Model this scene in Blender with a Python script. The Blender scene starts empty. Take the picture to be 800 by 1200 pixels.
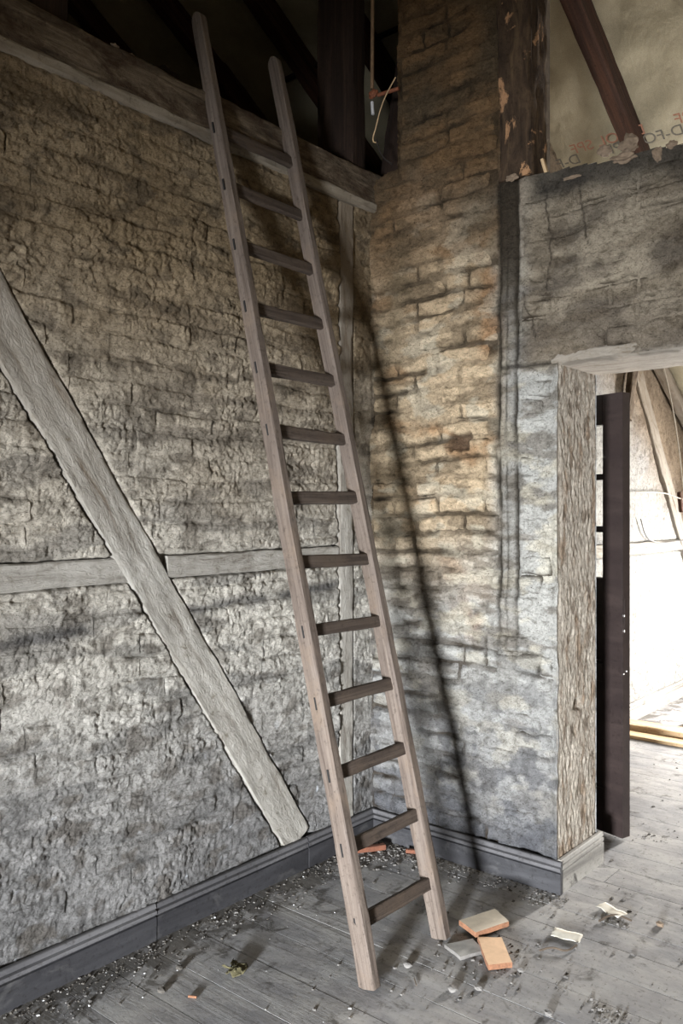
import bpy, bmesh, math, random
import numpy as np
from mathutils import Vector, Matrix
random.seed(7)
S = bpy.context.scene
COL = S.collection
V = Vector

# ------------------------------------------------------------------ camera, world, lights, exposure
S.view_settings.view_transform = 'Standard'
S.view_settings.look = 'None'
S.view_settings.gamma = 1.0
S.view_settings.use_curve_mapping = False
S.view_settings.exposure = 0.0
CAM = V((2.4307, -3.1042, 1.5)); YAW = math.radians(40.145)
cd = bpy.data.cameras.new('camera'); cam = bpy.data.objects.new('camera', cd); COL.objects.link(cam)
cam.location = CAM; cam.rotation_euler = (math.pi/2, 0, YAW)
cd.sensor_fit = 'VERTICAL'; cd.sensor_height = 36.0; cd.lens = 990.0/1200.0*36.0
cd.clip_start = 0.05; cd.clip_end = 60
S.camera = cam

w = bpy.data.worlds.new('world'); S.world = w; w.use_nodes = True
w.node_tree.nodes['Background'].inputs[0].default_value = (0.62, 0.72, 0.9, 1)
w.node_tree.nodes['Background'].inputs[1].default_value = 1.0

def area(name, loc, direction, sx, sy, power, color, spread=180):
    ld = bpy.data.lights.new(name, 'AREA'); ld.shape = 'RECTANGLE'; ld.size = sx; ld.size_y = sy
    ld.energy = power; ld.color = color; ld.spread = math.radians(spread)
    o = bpy.data.objects.new(name, ld); COL.objects.link(o)
    o.location = loc; o.rotation_euler = V(direction).to_track_quat('-Z', 'Y').to_euler()
    return o
# daylight through the low window behind the photographer
area('daylight_near_window', (2.78, -6.93, 0.60), (-0.33, 1.0, -0.05), 0.74, 0.70, 178, (0.90, 0.95, 1.0), 53)
# daylight through the eaves window of the far room
area('daylight_far_window', (1.42, 4.93, 0.92), (-0.10, -1.0, -0.09), 0.32, 0.95, 355, (1.0, 0.97, 0.93), 120)
area('fill_far_wall', (2.3, 2.9, 2.6), (-0.82, -0.10, -0.75), 0.5, 0.7, 14, (1.0, 0.95, 0.87), 110)  # added fill lamp brightening the far wall; the roof has no opening here

# ------------------------------------------------------------------ noise
_rs = np.random.RandomState(11)
_perm = np.concatenate([_rs.permutation(512)]*2)
_ang = _rs.rand(512)*2*math.pi
_gx, _gy = np.cos(_ang), np.sin(_ang)
def gn(x, y, seed=0):
    x = np.asarray(x, float)+seed*17.31; y = np.asarray(y, float)+seed*9.77
    xi = np.floor(x).astype(int); yi = np.floor(y).astype(int); fx = x-xi; fy = y-yi
    u = fx*fx*fx*(fx*(fx*6-15)+10); v = fy*fy*fy*(fy*(fy*6-15)+10)
    def g(ix, iy, dx, dy):
        h = _perm[(_perm[ix & 511]+iy) & 511]
        return _gx[h]*dx+_gy[h]*dy
    a = g(xi, yi, fx, fy); b = g(xi+1, yi, fx-1, fy); c = g(xi, yi+1, fx, fy-1); d = g(xi+1, yi+1, fx-1, fy-1)
    return 1.5*((a*(1-u)+b*u)*(1-v)+(c*(1-u)+d*u)*v)
def fbm(x, y, o=4, seed=0, g=0.5):
    s = 0; a = 1.0; t = 0
    for i in range(o):
        s = s+a*gn(x*2**i, y*2**i, seed+i*3); t += a; a *= g
    return s/t
def ridge(x, y, o=4, seed=0, g=0.55):
    s = 0; a = 1.0; t = 0
    for i in range(o):
        s = s+a*(1-2.2*np.abs(gn(x*2**i, y*2**i, seed+i*5))); t += a; a *= g
    return s/t
def sm(a, b, x):
    t = np.clip((x-a)/(b-a), 0, 1); return t*t*(3-2*t)
def lin(r, g, b):
    f = lambda c: ((c/255+0.055)/1.055)**2.4 if c/255 > 0.04045 else c/255/12.92
    return np.array([f(r), f(g), f(b)])
def mix(a, b, t):
    t = np.asarray(t)[..., None]; return a*(1-t)+b*t

# ------------------------------------------------------------------ linking and tagging helpers
def link(name, data, parent=None, M=None):
    o = bpy.data.objects.new(name, data); COL.objects.link(o)
    M = M if M is not None else Matrix()
    if parent is not None:
        o.parent = parent; o.matrix_basis = pw(parent).inverted() @ M
    else: o.matrix_basis = M
    return o
def pw(o):
    M = o.matrix_basis.copy(); p = o.parent
    while p: M = p.matrix_basis @ M; p = p.parent
    return M
def empty(name, loc, rotz=0):
    return link(name, None, None, Matrix.Translation(loc) @ Matrix.Rotation(rotz, 4, 'Z'))
def tag(o, label=None, cat=None, group=None, kind=None):
    if label: o['label'] = label
    if cat: o['category'] = cat
    if group: o['group'] = group
    if kind: o['kind'] = kind
    return o
def pydata(name, vs, fs, mat=None, smooth=False):
    me = bpy.data.meshes.new(name); me.from_pydata([tuple(v) for v in vs], [], fs); me.update()
    if mat: me.materials.append(mat)
    if smooth: me.polygons.foreach_set('use_smooth', [True]*len(me.polygons))
    return me
def grid_mesh(name, P, C=None, mask=None, mat=None, flip=False):
    n, m = P.shape[:2]
    idx = np.arange(n*m).reshape(n, m)
    q = np.stack([idx[:-1, :-1], idx[1:, :-1], idx[1:, 1:], idx[:-1, 1:]], -1)
    if flip: q = q[..., ::-1]
    q = q.reshape(-1, 4) if mask is None else q[mask]
    used = np.zeros(n*m, bool); used[q.ravel()] = True
    remap = np.cumsum(used)-1; q = remap[q]
    pv = P.reshape(-1, 3)[used]
    me = bpy.data.meshes.new(name)
    me.vertices.add(len(pv)); me.vertices.foreach_set('co', pv.astype(np.float32).ravel())
    me.loops.add(q.size); me.loops.foreach_set('vertex_index', q.astype(np.int32).ravel())
    me.polygons.add(len(q)); me.polygons.foreach_set('loop_start', np.arange(0, q.size, 4, dtype=np.int32))
    me.update(calc_edges=True)
    me.polygons.foreach_set('use_smooth', np.ones(len(q), bool))
    if C is not None:
        cc = C.reshape(-1, 3)[used]
        at = me.color_attributes.new('Col', 'FLOAT_COLOR', 'POINT')
        at.data.foreach_set('color', np.concatenate([cc, np.ones((len(cc), 1))], 1).astype(np.float32).ravel())
    if mat: me.materials.append(mat)
    return me
def box(name, lo, hi, mat, parent=None, bevel=0.0, M=None):
    lo = V(lo); hi = V(hi); c = (lo+hi)/2; d = (hi-lo)
    bm = bmesh.new(); bmesh.ops.create_cube(bm, size=1.0)
    for v in bm.verts: v.co = V((v.co.x*d.x, v.co.y*d.y, v.co.z*d.z))
    if bevel: bmesh.ops.bevel(bm, geom=bm.edges[:], offset=bevel, segments=2, affect='EDGES')
    me = bpy.data.meshes.new(name); bm.to_mesh(me); bm.free(); me.materials.append(mat)
    W = Matrix.Translation(c)
    if M is not None: W = M @ W
    return link(name, me, parent, W)

# ------------------------------------------------------------------ materials
def nt(name):
    m = bpy.data.materials.new(name); m.use_nodes = True; t = m.node_tree
    return m, t, t.nodes, t.links, t.nodes['Principled BSDF']
def N(t, kind, **kw):
    n = t.nodes.new(kind)
    for k, v in kw.items():
        if k in n.inputs: n.inputs[k].default_value = v
        else: setattr(n, k, v)
    return n
def noise(t, vec, scale, detail=6, rough=0.6, dist=0.0):
    n = N(t, 'ShaderNodeTexNoise'); n.inputs['Scale'].default_value = scale; n.inputs['Detail'].default_value = detail
    n.inputs['Roughness'].default_value = rough; n.inputs['Distortion'].default_value = dist
    t.links.new(vec, n.inputs['Vector']); return n.outputs['Fac']
def ramp(t, fac, stops):
    r = N(t, 'ShaderNodeValToRGB'); e = r.color_ramp.elements
    while len(e) < len(stops): e.new(0.5)
    for k, (p, c) in enumerate(stops):
        e[k].position = p; e[k].color = (*c, 1) if len(c) == 3 else c
    t.links.new(fac, r.inputs['Fac']); return r.outputs['Color']
def mul(t, a, b, fac=1.0, mode='MULTIPLY'):
    m = N(t, 'ShaderNodeMix', data_type='RGBA', blend_type=mode)
    for s, v in ((m.inputs[0], fac), (m.inputs[6], a), (m.inputs[7], b)):
        if hasattr(v, 'node'): t.links.new(v, s)
        else: s.default_value = v if isinstance(v, float) else (*v, 1)
    return m.outputs[2]
def bump(t, bsdf, h, dist, strength=1.0, prev=None):
    b = N(t, 'ShaderNodeBump'); b.inputs['Distance'].default_value = dist; b.inputs['Strength'].default_value = strength
    t.links.new(h, b.inputs['Height'])
    if prev is not None: t.links.new(prev, b.inputs['Normal'])
    t.links.new(b.outputs['Normal'], bsdf.inputs['Normal']); return b.outputs['Normal']
def scaled(t, vec, s):
    m = N(t, 'ShaderNodeMapping'); m.inputs['Scale'].default_value = s; t.links.new(vec, m.inputs['Vector']); return m.outputs['Vector']

def mat_lime(name, stretch=(1, 1, 1), bd=0.006, cs=1.0):
    m, t, n, l, b = nt(name)
    pos = N(t, 'ShaderNodeNewGeometry').outputs['Position']
    a = N(t, 'ShaderNodeAttribute', attribute_name='Col').outputs['Color']
    v = scaled(t, pos, stretch)
    f1 = noise(t, v, 26, 8, 0.68, 0.6)
    c = mul(t, a, ramp(t, f1, [(0.30, (0.45, .43, .40)), (0.47, (0.92, .92, .92)), (0.60, (1.12, 1.12, 1.12))]))
    f2 = noise(t, v, 140, 4, 0.7, 0.3)
    c = mul(t, c, ramp(t, f2, [(0.33, (0.25, .23, .2)), (0.42, (1, 1, 1)), (0.7, (1.1, 1.1, 1.1))]))
    l.new(c, b.inputs['Base Color']); b.inputs['Roughness'].default_value = 0.95
    b.inputs['Specular IOR Level'].default_value = 0.15
    h = noise(t, v, 42, 10, 0.72, 1.2)
    n1 = bump(t, b, h, bd*2.2, 1.0)
    h2 = noise(t, v, 170, 5, 0.7, 0.5)
    bump(t, b, h2, bd*0.45, 0.9, n1)
    return m
M_lime = mat_lime('limewashed_brick', (1, 1, 1.3), 0.016)
M_jamb = mat_lime('fibrous_plaster', (1.5, 1.5, 0.6), 0.009)

def mat_wood(name, cols, grain=(1.5, 28, 28), bd=0.002, rough=0.85, dust=None, spec=0.2):
    m, t, n, l, b = nt(name)
    oc = N(t, 'ShaderNodeTexCoord').outputs['Object']
    oi = N(t, 'ShaderNodeObjectInfo').outputs['Random']
    ad = N(t, 'ShaderNodeVectorMath', operation='ADD'); l.new(oc, ad.inputs[0])
    cm = N(t, 'ShaderNodeCombineXYZ'); mm = N(t, 'ShaderNodeMath', operation='MULTIPLY'); l.new(oi, mm.inputs[0]); mm.inputs[1].default_value = 31.0
    l.new(mm.outputs[0], cm.inputs[0]); l.new(mm.outputs[0], cm.inputs[1]); l.new(cm.outputs[0], ad.inputs[1])
    oc = ad.outputs[0]
    g = noise(t, scaled(t, oc, grain), 1.6, 8, 0.65, 0.8)
    c = ramp(t, g, [(0.28, cols[0]), (0.5, cols[1]), (0.72, cols[2])])
    if dust:
        d = noise(t, scaled(t, oc, (0.6, 1, 1)), 9, 9, 0.68, 0.5)
        c = mul(t, c, dust[0], ramp(t, d, [(dust[1], (0, 0, 0)), (dust[2], (1, 1, 1))]), 'MIX')
    s = noise(t, oc, 60, 5, 0.7)
    c = mul(t, c, ramp(t, s, [(0.3, (0.55, .53, .5)), (0.45, (1, 1, 1))]))
    l.new(c, b.inputs['Base Color']); b.inputs['Roughness'].default_value = rough; b.inputs['Specular IOR Level'].default_value = spec
    n1 = bump(t, b, g, bd*2.0, 1.0)
    bump(t, b, s, bd*0.8, 0.8, n1)
    return m
L3 = lambda *c: tuple(lin(*c))
def mat_timber():
    m, t, n, l, b = nt('limewashed_timber')
    pos = N(t, 'ShaderNodeNewGeometry').outputs['Position']; oc = N(t, 'ShaderNodeTexCoord').outputs['Object']
    g = noise(t, scaled(t, oc, (2.2, 13, 13)), 1.6, 9, 0.68, 0.8)
    c = ramp(t, g, [(0.30, L3(92, 82, 72)), (0.44, L3(138, 133, 125)), (0.7, L3(160, 155, 147))])
    f = noise(t, oc, 24, 8, 0.7, 0.5)
    c = mul(t, c, ramp(t, f, [(0.30, (0.5, .46, .40)), (0.42, (0.95, .94, .93)), (0.6, (1.06, 1.06, 1.06))]))
    # brown tint that strengthens with height
    sx = N(t, 'ShaderNodeSeparateXYZ'); l.new(pos, sx.inputs[0])
    mr = N(t, 'ShaderNodeMapRange'); l.new(sx.outputs[2], mr.inputs[0]); mr.inputs[1].default_value = 1.3; mr.inputs[2].default_value = 2.8; mr.inputs[3].default_value = 0.0; mr.inputs[4].default_value = 0.62
    m2 = N(t, 'ShaderNodeMix', data_type='RGBA'); l.new(mr.outputs[0], m2.inputs[0]); l.new(c, m2.inputs[6]); m2.inputs[7].default_value = (*L3(104, 84, 58), 1)
    l.new(m2.outputs[2], b.inputs['Base Color']); b.inputs['Roughness'].default_value = 0.95; b.inputs['Specular IOR Level'].default_value = 0.15
    n1 = bump(t, b, noise(t, scaled(t, oc, (0.5, 1, 1)), 46, 10, 0.72, 1.0), 0.010, 1.0); bump(t, b, g, 0.006, 1.0, n1)
    return m
M_timber = mat_timber()
M_tie = mat_wood('sooty_timber', (L3(44, 36, 29), L3(92, 80, 66), L3(128, 114, 96)), (3.5, 22, 22), 0.005, 0.95, (L3(58, 44, 32), 0.46, 0.62))
M_strip = mat_wood('limewashed_edge', (L3(92, 82, 70), L3(128, 118, 104), L3(150, 139, 123)), (2, 10, 10), 0.003, 0.95)
M_rafter = mat_wood('red_brown_rafter_wood', (L3(30, 19, 14), L3(60, 38, 27), L3(82, 54, 39)), (1.0, 20, 20), 0.002, 0.75)
M_dark = mat_wood('dark_attic_wood', (L3(20, 14, 11), L3(38, 27, 21), L3(56, 42, 33)), (1.0, 18, 18), 0.003, 0.85)
M_flaked = mat_wood('flaked_dark_post_wood', (L3(30, 23, 18), L3(66, 52, 40), L3(96, 78, 58)), (3.0, 12, 12), 0.006, 0.9, (L3(160, 122, 90), 0.585, 0.62))
M_ladder = mat_wood('weathered_ladder_wood', (L3(62, 52, 45), L3(88, 77, 69), L3(108, 97, 88)), (1.4, 40, 40), 0.0012, 0.7, (L3(98, 84, 72), 0.5, 0.7), 0.3)
M_rung = mat_wood('darker_rung_wood', (L3(42, 35, 30), L3(64, 54, 47), L3(86, 75, 66)), (1.4, 40, 40), 0.0012, 0.7, (L3(74, 62, 52), 0.5, 0.7), 0.3)
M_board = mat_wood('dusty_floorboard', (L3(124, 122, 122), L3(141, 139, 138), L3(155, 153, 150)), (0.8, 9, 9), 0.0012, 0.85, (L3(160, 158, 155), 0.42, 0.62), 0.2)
def dirty_floor(m):
    t = m.node_tree; l = t.links; b = t.nodes['Principled BSDF']
    src = b.inputs['Base Color'].links[0].from_socket
    pos = N(t, 'ShaderNodeNewGeometry').outputs['Position']
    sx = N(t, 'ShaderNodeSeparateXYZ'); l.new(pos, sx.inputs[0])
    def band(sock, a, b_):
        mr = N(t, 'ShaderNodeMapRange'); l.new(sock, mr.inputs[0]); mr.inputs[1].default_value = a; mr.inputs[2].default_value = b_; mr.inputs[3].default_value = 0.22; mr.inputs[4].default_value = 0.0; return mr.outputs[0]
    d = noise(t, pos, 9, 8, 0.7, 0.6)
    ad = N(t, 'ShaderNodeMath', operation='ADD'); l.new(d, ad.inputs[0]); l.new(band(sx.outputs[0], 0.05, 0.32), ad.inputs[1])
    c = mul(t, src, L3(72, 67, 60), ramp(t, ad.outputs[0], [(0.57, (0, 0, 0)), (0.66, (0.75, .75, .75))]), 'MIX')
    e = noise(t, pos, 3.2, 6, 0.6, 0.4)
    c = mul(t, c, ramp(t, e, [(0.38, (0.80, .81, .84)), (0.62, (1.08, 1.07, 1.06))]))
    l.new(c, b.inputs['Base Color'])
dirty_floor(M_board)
M_plank = mat_wood('raw_plank', (L3(150, 118, 84), L3(196, 168, 132), L3(214, 192, 160)), (1, 30, 30), 0.001, 0.8)
M_skirt = mat_wood('grey_painted_skirting', (L3(34, 33, 35), L3(48, 47, 49), L3(62, 61, 63)), (1, 6, 6), 0.0012, 0.6, (L3(84, 82, 81), 0.54, 0.76), 0.35)
M_skirt_dust = mat_wood('dusty_skirting_ridge', (L3(60, 59, 60), L3(84, 82, 83), L3(106, 104, 104)), (1, 6, 6), 0.001, 0.8)
M_skirt_pale = mat_wood('pale_painted_skirting', (L3(96, 92, 87), L3(136, 132, 125), L3(160, 156, 149)), (1, 6, 6), 0.0018, 0.75, (L3(70, 66, 62), 0.60, 0.68), 0.3)
M_door = mat_wood('dark_brown_door_paint', (L3(38, 30, 29), L3(46, 37, 35), L3(56, 46, 43)), (1, 8, 8), 0.0006, 0.42, None, 0.5)

def plain(name, c, rough=0.8, metal=0.0, nz=0.25, sc=40, bd=0.001):
    m, t, n, l, b = nt(name)
    oc = N(t, 'ShaderNodeTexCoord').outputs['Object']
    f = noise(t, oc, sc, 6, 0.65, 0.3)
    cc = ramp(t, f, [(0.3, tuple(x*(1-nz) for x in c)), (0.7, tuple(min(1, x*(1+nz)) for x in c))])
    l.new(cc, b.inputs['Base Color']); b.inputs['Roughness'].default_value = rough; b.inputs['Metallic'].default_value = metal
    bump(t, b, f, bd, 0.8); return m
M_black = plain('black_gap', L3(20, 17, 15), 0.9)
M_terra = plain('terracotta', L3(122, 84, 60), 0.9, 0, 0.35, 60, 0.003)
M_tiletop = plain('pale_tile_face', L3(205, 192, 172), 0.85, 0, 0.12, 25)
M_peach = plain('peach_tile_face', L3(214, 178, 142), 0.85, 0, 0.12, 25)
M_greytile = plain('dusty_grey_tile_face', L3(165, 163, 158), 0.85, 0, 0.2, 25)
M_brickchip = plain('orange_brick', L3(100, 60, 42), 0.9, 0, 0.3, 50, 0.002)
M_paper = plain('dusty_paper', L3(200, 194, 180), 0.9, 0, 0.12, 30)
M_crumb = plain('plaster_crumb', L3(104, 100, 96), 0.95, 0, 0.4, 12)
M_crumb_dark = plain('dirt_crumb', L3(74, 69, 63), 0.95, 0, 0.4, 12)
M_white = plain('white_chip', L3(190, 189, 188), 0.8, 0, 0.05)
M_moss = plain('olive_dry_leaf', L3(76, 70, 46), 0.8, 0, 0.4, 60, 0.002)
M_twig = plain('twig_bark', L3(74, 62, 50), 0.9)
M_cable = plain('tan_cable', L3(188, 158, 120), 0.6)
M_cable_dark = plain('dark_cable', L3(40, 34, 30), 0.6)
M_cable_pale = plain('dusty_pale_cable', L3(150, 142, 128), 0.7)
M_pipe = plain('brown_conduit', L3(120, 96, 74), 0.5)
M_rust = plain('rusty_box', L3(120, 70, 46), 0.7, 0, 0.4, 50, 0.002)
M_metal = plain('bright_metal', L3(214, 210, 205), 0.3, 1.0)
M_knee = plain('dusty_plaster', L3(150, 142, 128), 0.95, 0, 0.15, 6, 0.004)
M_core = plain('masonry_core', L3(96, 84, 70), 0.95, 0, 0.25, 14, 0.01)
M_mortar = plain('pale_mortar_lump', L3(118, 101, 84), 0.95, 0, 0.25, 40, 0.004)
M_grn = plain('grey_print', L3(104, 98, 88), 0.9, 0, 0.3, 90)
M_redp = plain('red_print', L3(158, 112, 90), 0.9, 0, 0.3, 90)

m, t, n, l, b = nt('roof_membrane'); M_memb = m
oc = N(t, 'ShaderNodeTexCoord').outputs['Object']
f = noise(t, oc, 4, 6, 0.6, 0.4)
c = ramp(t, f, [(0.3, L3(150, 140, 116)), (0.7, L3(176, 165, 138))])
wv = noise(t, scaled(t, oc, (260, 260, 260)), 1.0, 2, 0.5)
c = mul(t, c, ramp(t, wv, [(0.35, (0.8, .8, .8)), (0.6, (1, 1, 1))]))
l.new(c, b.inputs['Base Color']); b.inputs['Roughness'].default_value = 0.7
h = noise(t, scaled(t, oc, (5, 2.2, 3)), 1.3, 4, 0.5, 0.3)
n1 = bump(t, b, h, 0.018, 1.0); bump(t, b, wv, 0.001, 0.6, n1)

m, t, n, l, b = nt('window_glass'); M_glass = m
b.inputs['Base Color'].default_value = (0.95, 0.96, 0.95, 1); b.inputs['Roughness'].default_value = 0.03
b.inputs['Transmission Weight'].default_value = 1.0; b.inputs['IOR'].default_value = 1.05

# ------------------------------------------------------------------ timber builder
_bid = [0]
def beam(name, A, B, up, w, h, mat, parent=None, rough=0.004, seg=0.03, bev=0.008, taper=1.0, wob=0.0, per=5, roundtop=False):
    """A,B: axis ends; h across 'up', w across the side."""
    _bid[0] += 7; sd = _bid[0]
    A = V(A); B = V(B); x = (B-A); Ln = x.length; x.normalize(); up = V(up); z = (up-x*up.dot(x)).normalized(); y = z.cross(x)
    ns = max(2, int(Ln/seg)+1)
    pts = []   # perimeter
    for (cx, cy, dx, dy) in ((-1, -1, 1, 0), (1, -1, 0, 1), (1, 1, -1, 0), (-1, 1, 0, -1)):
        px, py = cx*w/2, cy*h/2; ln = (w if dx else h)
        for k in range(per):
            s = bev+(ln-2*bev)*k/(per-1)
            pts.append((px+dx*s, py+dy*s, dx, dy))
    pts = np.array(pts); npm = len(pts)
    s = np.linspace(0, Ln, ns)
    per_s = np.cumsum(np.hypot(*(pts[:, :2]-np.roll(pts[:, :2], 1, 0)).T))
    if roundtop: s = np.concatenate([s[:-2], Ln-w*0.5*(1-np.sin(np.linspace(0, math.pi/2, 8)))]); s = np.sort(s); ns = len(s)
    SS, PP = np.meshgrid(s, per_s, indexing='ij')
    d = rough*(fbm(SS*5, PP*22, 4, sd)*1.6+0.7*gn(SS*1.3, PP*6, sd+2))
    k = 1+(taper-1)*SS/Ln
    X = pts[None, :, 0]*k; Y = pts[None, :, 1]*k
    nr = np.hypot(pts[:, 0]/w, pts[:, 1]/h)[None]
    X = X+d*np.sign(pts[None, :, 0])*(np.abs(pts[None, :, 0]) > w*0.3)*1.0
    Y = Y+d*np.sign(pts[None, :, 1])*(np.abs(pts[None, :, 1]) > h*0.3)*1.0
    X = X+wob*gn(SS*0.9, SS*0, sd+4); Y = Y+wob*gn(SS*0.9, SS*0+5, sd+5)
    if roundtop:
        e = np.clip((SS-(Ln-w*0.5))/(w*0.5), 0, 1); q = np.sqrt(np.maximum(0.05, 1-e*e)); X = X*q
    P = np.stack([SS, X, Y], -1)
    vs = P.reshape(-1, 3)
    fs = []
    for i in range(ns-1):
        for j in range(npm):
            j2 = (j+1) % npm
            fs.append((i*npm+j, i*npm+j2, (i+1)*npm+j2, (i+1)*npm+j))
    fs.append(tuple(reversed(range(npm)))); fs.append(tuple((ns-1)*npm+j for j in range(npm)))
    fs = [tuple(reversed(f)) for f in fs]
    me = pydata(name, vs, fs, mat, False)
    me.polygons.foreach_set('use_smooth', [True]*(len(fs)-2)+[False]*2)
    try: me.set_sharp_from_angle(angle=math.radians(42))
    except Exception: pass
    M = Matrix((( *x, 0), (*y, 0), (*z, 0), (0, 0, 0, 1))).transposed(); M.translation = A
    bm = bmesh.new(); bm.from_mesh(me); bmesh.ops.recalc_face_normals(bm, faces=bm.faces); bm.to_mesh(me); bm.free()
    return link(name, me, parent, M)

def tube(name, pts, r, mat, parent=None, res=6):
    cu = bpy.data.curves.new(name, 'CURVE'); cu.dimensions = '3D'; cu.bevel_depth = r; cu.bevel_resolution = 2; cu.resolution_u = res
    sp = cu.splines.new('BEZIER'); sp.bezier_points.add(len(pts)-1)
    o0 = V(pts[0])
    for p, q in zip(sp.bezier_points, pts):
        p.co = V(q)-o0; p.handle_left_type = p.handle_right_type = 'AUTO'
    cu.use_fill_caps = True
    tmp = bpy.data.objects.new('tmp', cu); COL.objects.link(tmp)
    me = bpy.data.meshes.new_from_object(tmp.evaluated_get(bpy.context.evaluated_depsgraph_get()))
    bpy.data.objects.remove(tmp); me.name = name
    me.materials.clear(); me.materials.append(mat)
    return link(name, me, parent, Matrix.Translation(o0))

# ------------------------------------------------------------------ wall reliefs
# left wall: plane X=0, coordinates (Y, z).  timber bands
BR_M = -1.495
def d_brace(y, z):   # signed distance inside (>0)
    zc = 2.086+BR_M*(y+1.82)
    return 0.076-np.abs(z-zc)*math.cos(math.atan(BR_M))
def d_rail(y, z):
    return np.minimum(0.043-np.abs(z-1.298-0.008*(y+1.82)), -0.24-y)
def d_post(y, z): return 0.05-np.abs(y+0.19)
def rough(u, v, s=0):
    wx = u+0.012*gn(u*14, v*14, 40+s); wv = v+0.012*gn(u*14, v*14, 44+s)
    wx2 = u+0.010*gn(u*30, v*30, 46+s); wv2 = v+0.010*gn(u*30+5, v*30, 48+s)
    a = ridge(wx*17, wv*26, 3, 50+s)
    am = sm(-0.35, 0.35, fbm(u*3, v*3, 2, 68+s))
    fl = np.abs(gn(wx2*21+v*6, wv2*27, 66+s))                      # peeled flakes with a sharp lip
    return 0.0050*a+0.0080*fbm(u*9, v*12, 3, 60+s)+(0.0022+0.0034*am)*ridge(wx2*36, wv2*44, 3, 64+s)+0.004*sm(0.05, 0.16, fl)*am+0.0016*ridge(u*75, v*95, 2, 67+s)
def big(u, v, s=0): return 0.012*gn(u*1.7, v*1.7, 70+s)+0.006*gn(u*5, v*6, 73+s)

def H_left(y, z, k=0.0):
    h = big(y, z)+rough(y, z)+k
    d = np.maximum(np.maximum(d_brace(y, z), d_rail(y, z)), d_post(y, z))
    edge = 0.003*gn(y*30, z*30, 81)
    h = h-0.035*sm(-0.007+0.005*gn(y*9, z*9, 82), 0.001, d+edge)
    h = h-0.02*sm(-0.018, 0.0, y)*0
    return h
def band(y, z): return sm(0.0, 0.012, np.maximum(np.maximum(d_brace(y, z), d_rail(y, z)), d_post(y, z)))

def C_left(y, z, joint=0.0, hf=None):
    top = sm(0.9, 2.6, z+0.3*gn(y*1.2, z*1.2, 90))
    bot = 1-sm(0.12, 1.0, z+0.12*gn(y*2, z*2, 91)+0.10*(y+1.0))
    c = mix(lin(208, 201, 189), lin(160, 140, 112), top)
    c = mix(c, lin(132, 112, 84), sm(0.0, 0.3, fbm(y*2.4, z*3.0, 4, 92))*0.5*top)
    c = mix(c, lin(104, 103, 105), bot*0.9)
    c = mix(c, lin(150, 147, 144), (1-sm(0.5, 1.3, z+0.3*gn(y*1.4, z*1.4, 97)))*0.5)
    # sooty horizontal patches
    p = sm(0.06, 0.22, fbm(y*2.0, z*9.5, 5, 93))
    c = mix(c, mix(lin(98, 96, 94), lin(98, 82, 62), top), p*0.48)
    p2 = sm(0.14, 0.28, fbm(y*8, z*13, 4, 94))
    c = mix(c, lin(84, 74, 62), p2*0.5)
    # streaks under the rail timber
    rl = np.exp(-((z-1.10-0.05*(y+1.8))/0.028)**2)*sm(-0.1, 0.25, fbm(y*3, z*9, 3, 95)+0.12)
    c = mix(c, lin(74, 72, 72), rl*0.8)
    # chipped white specks near the floor
    wsp = sm(0.52, 0.60, fbm(y*16, z*9, 3, 96))*(1-sm(0.3, 0.75, z))
    c = mix(c, lin(232, 234, 238), wsp)
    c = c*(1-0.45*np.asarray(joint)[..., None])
    # plaster near the dark corner strip
    return c

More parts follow.
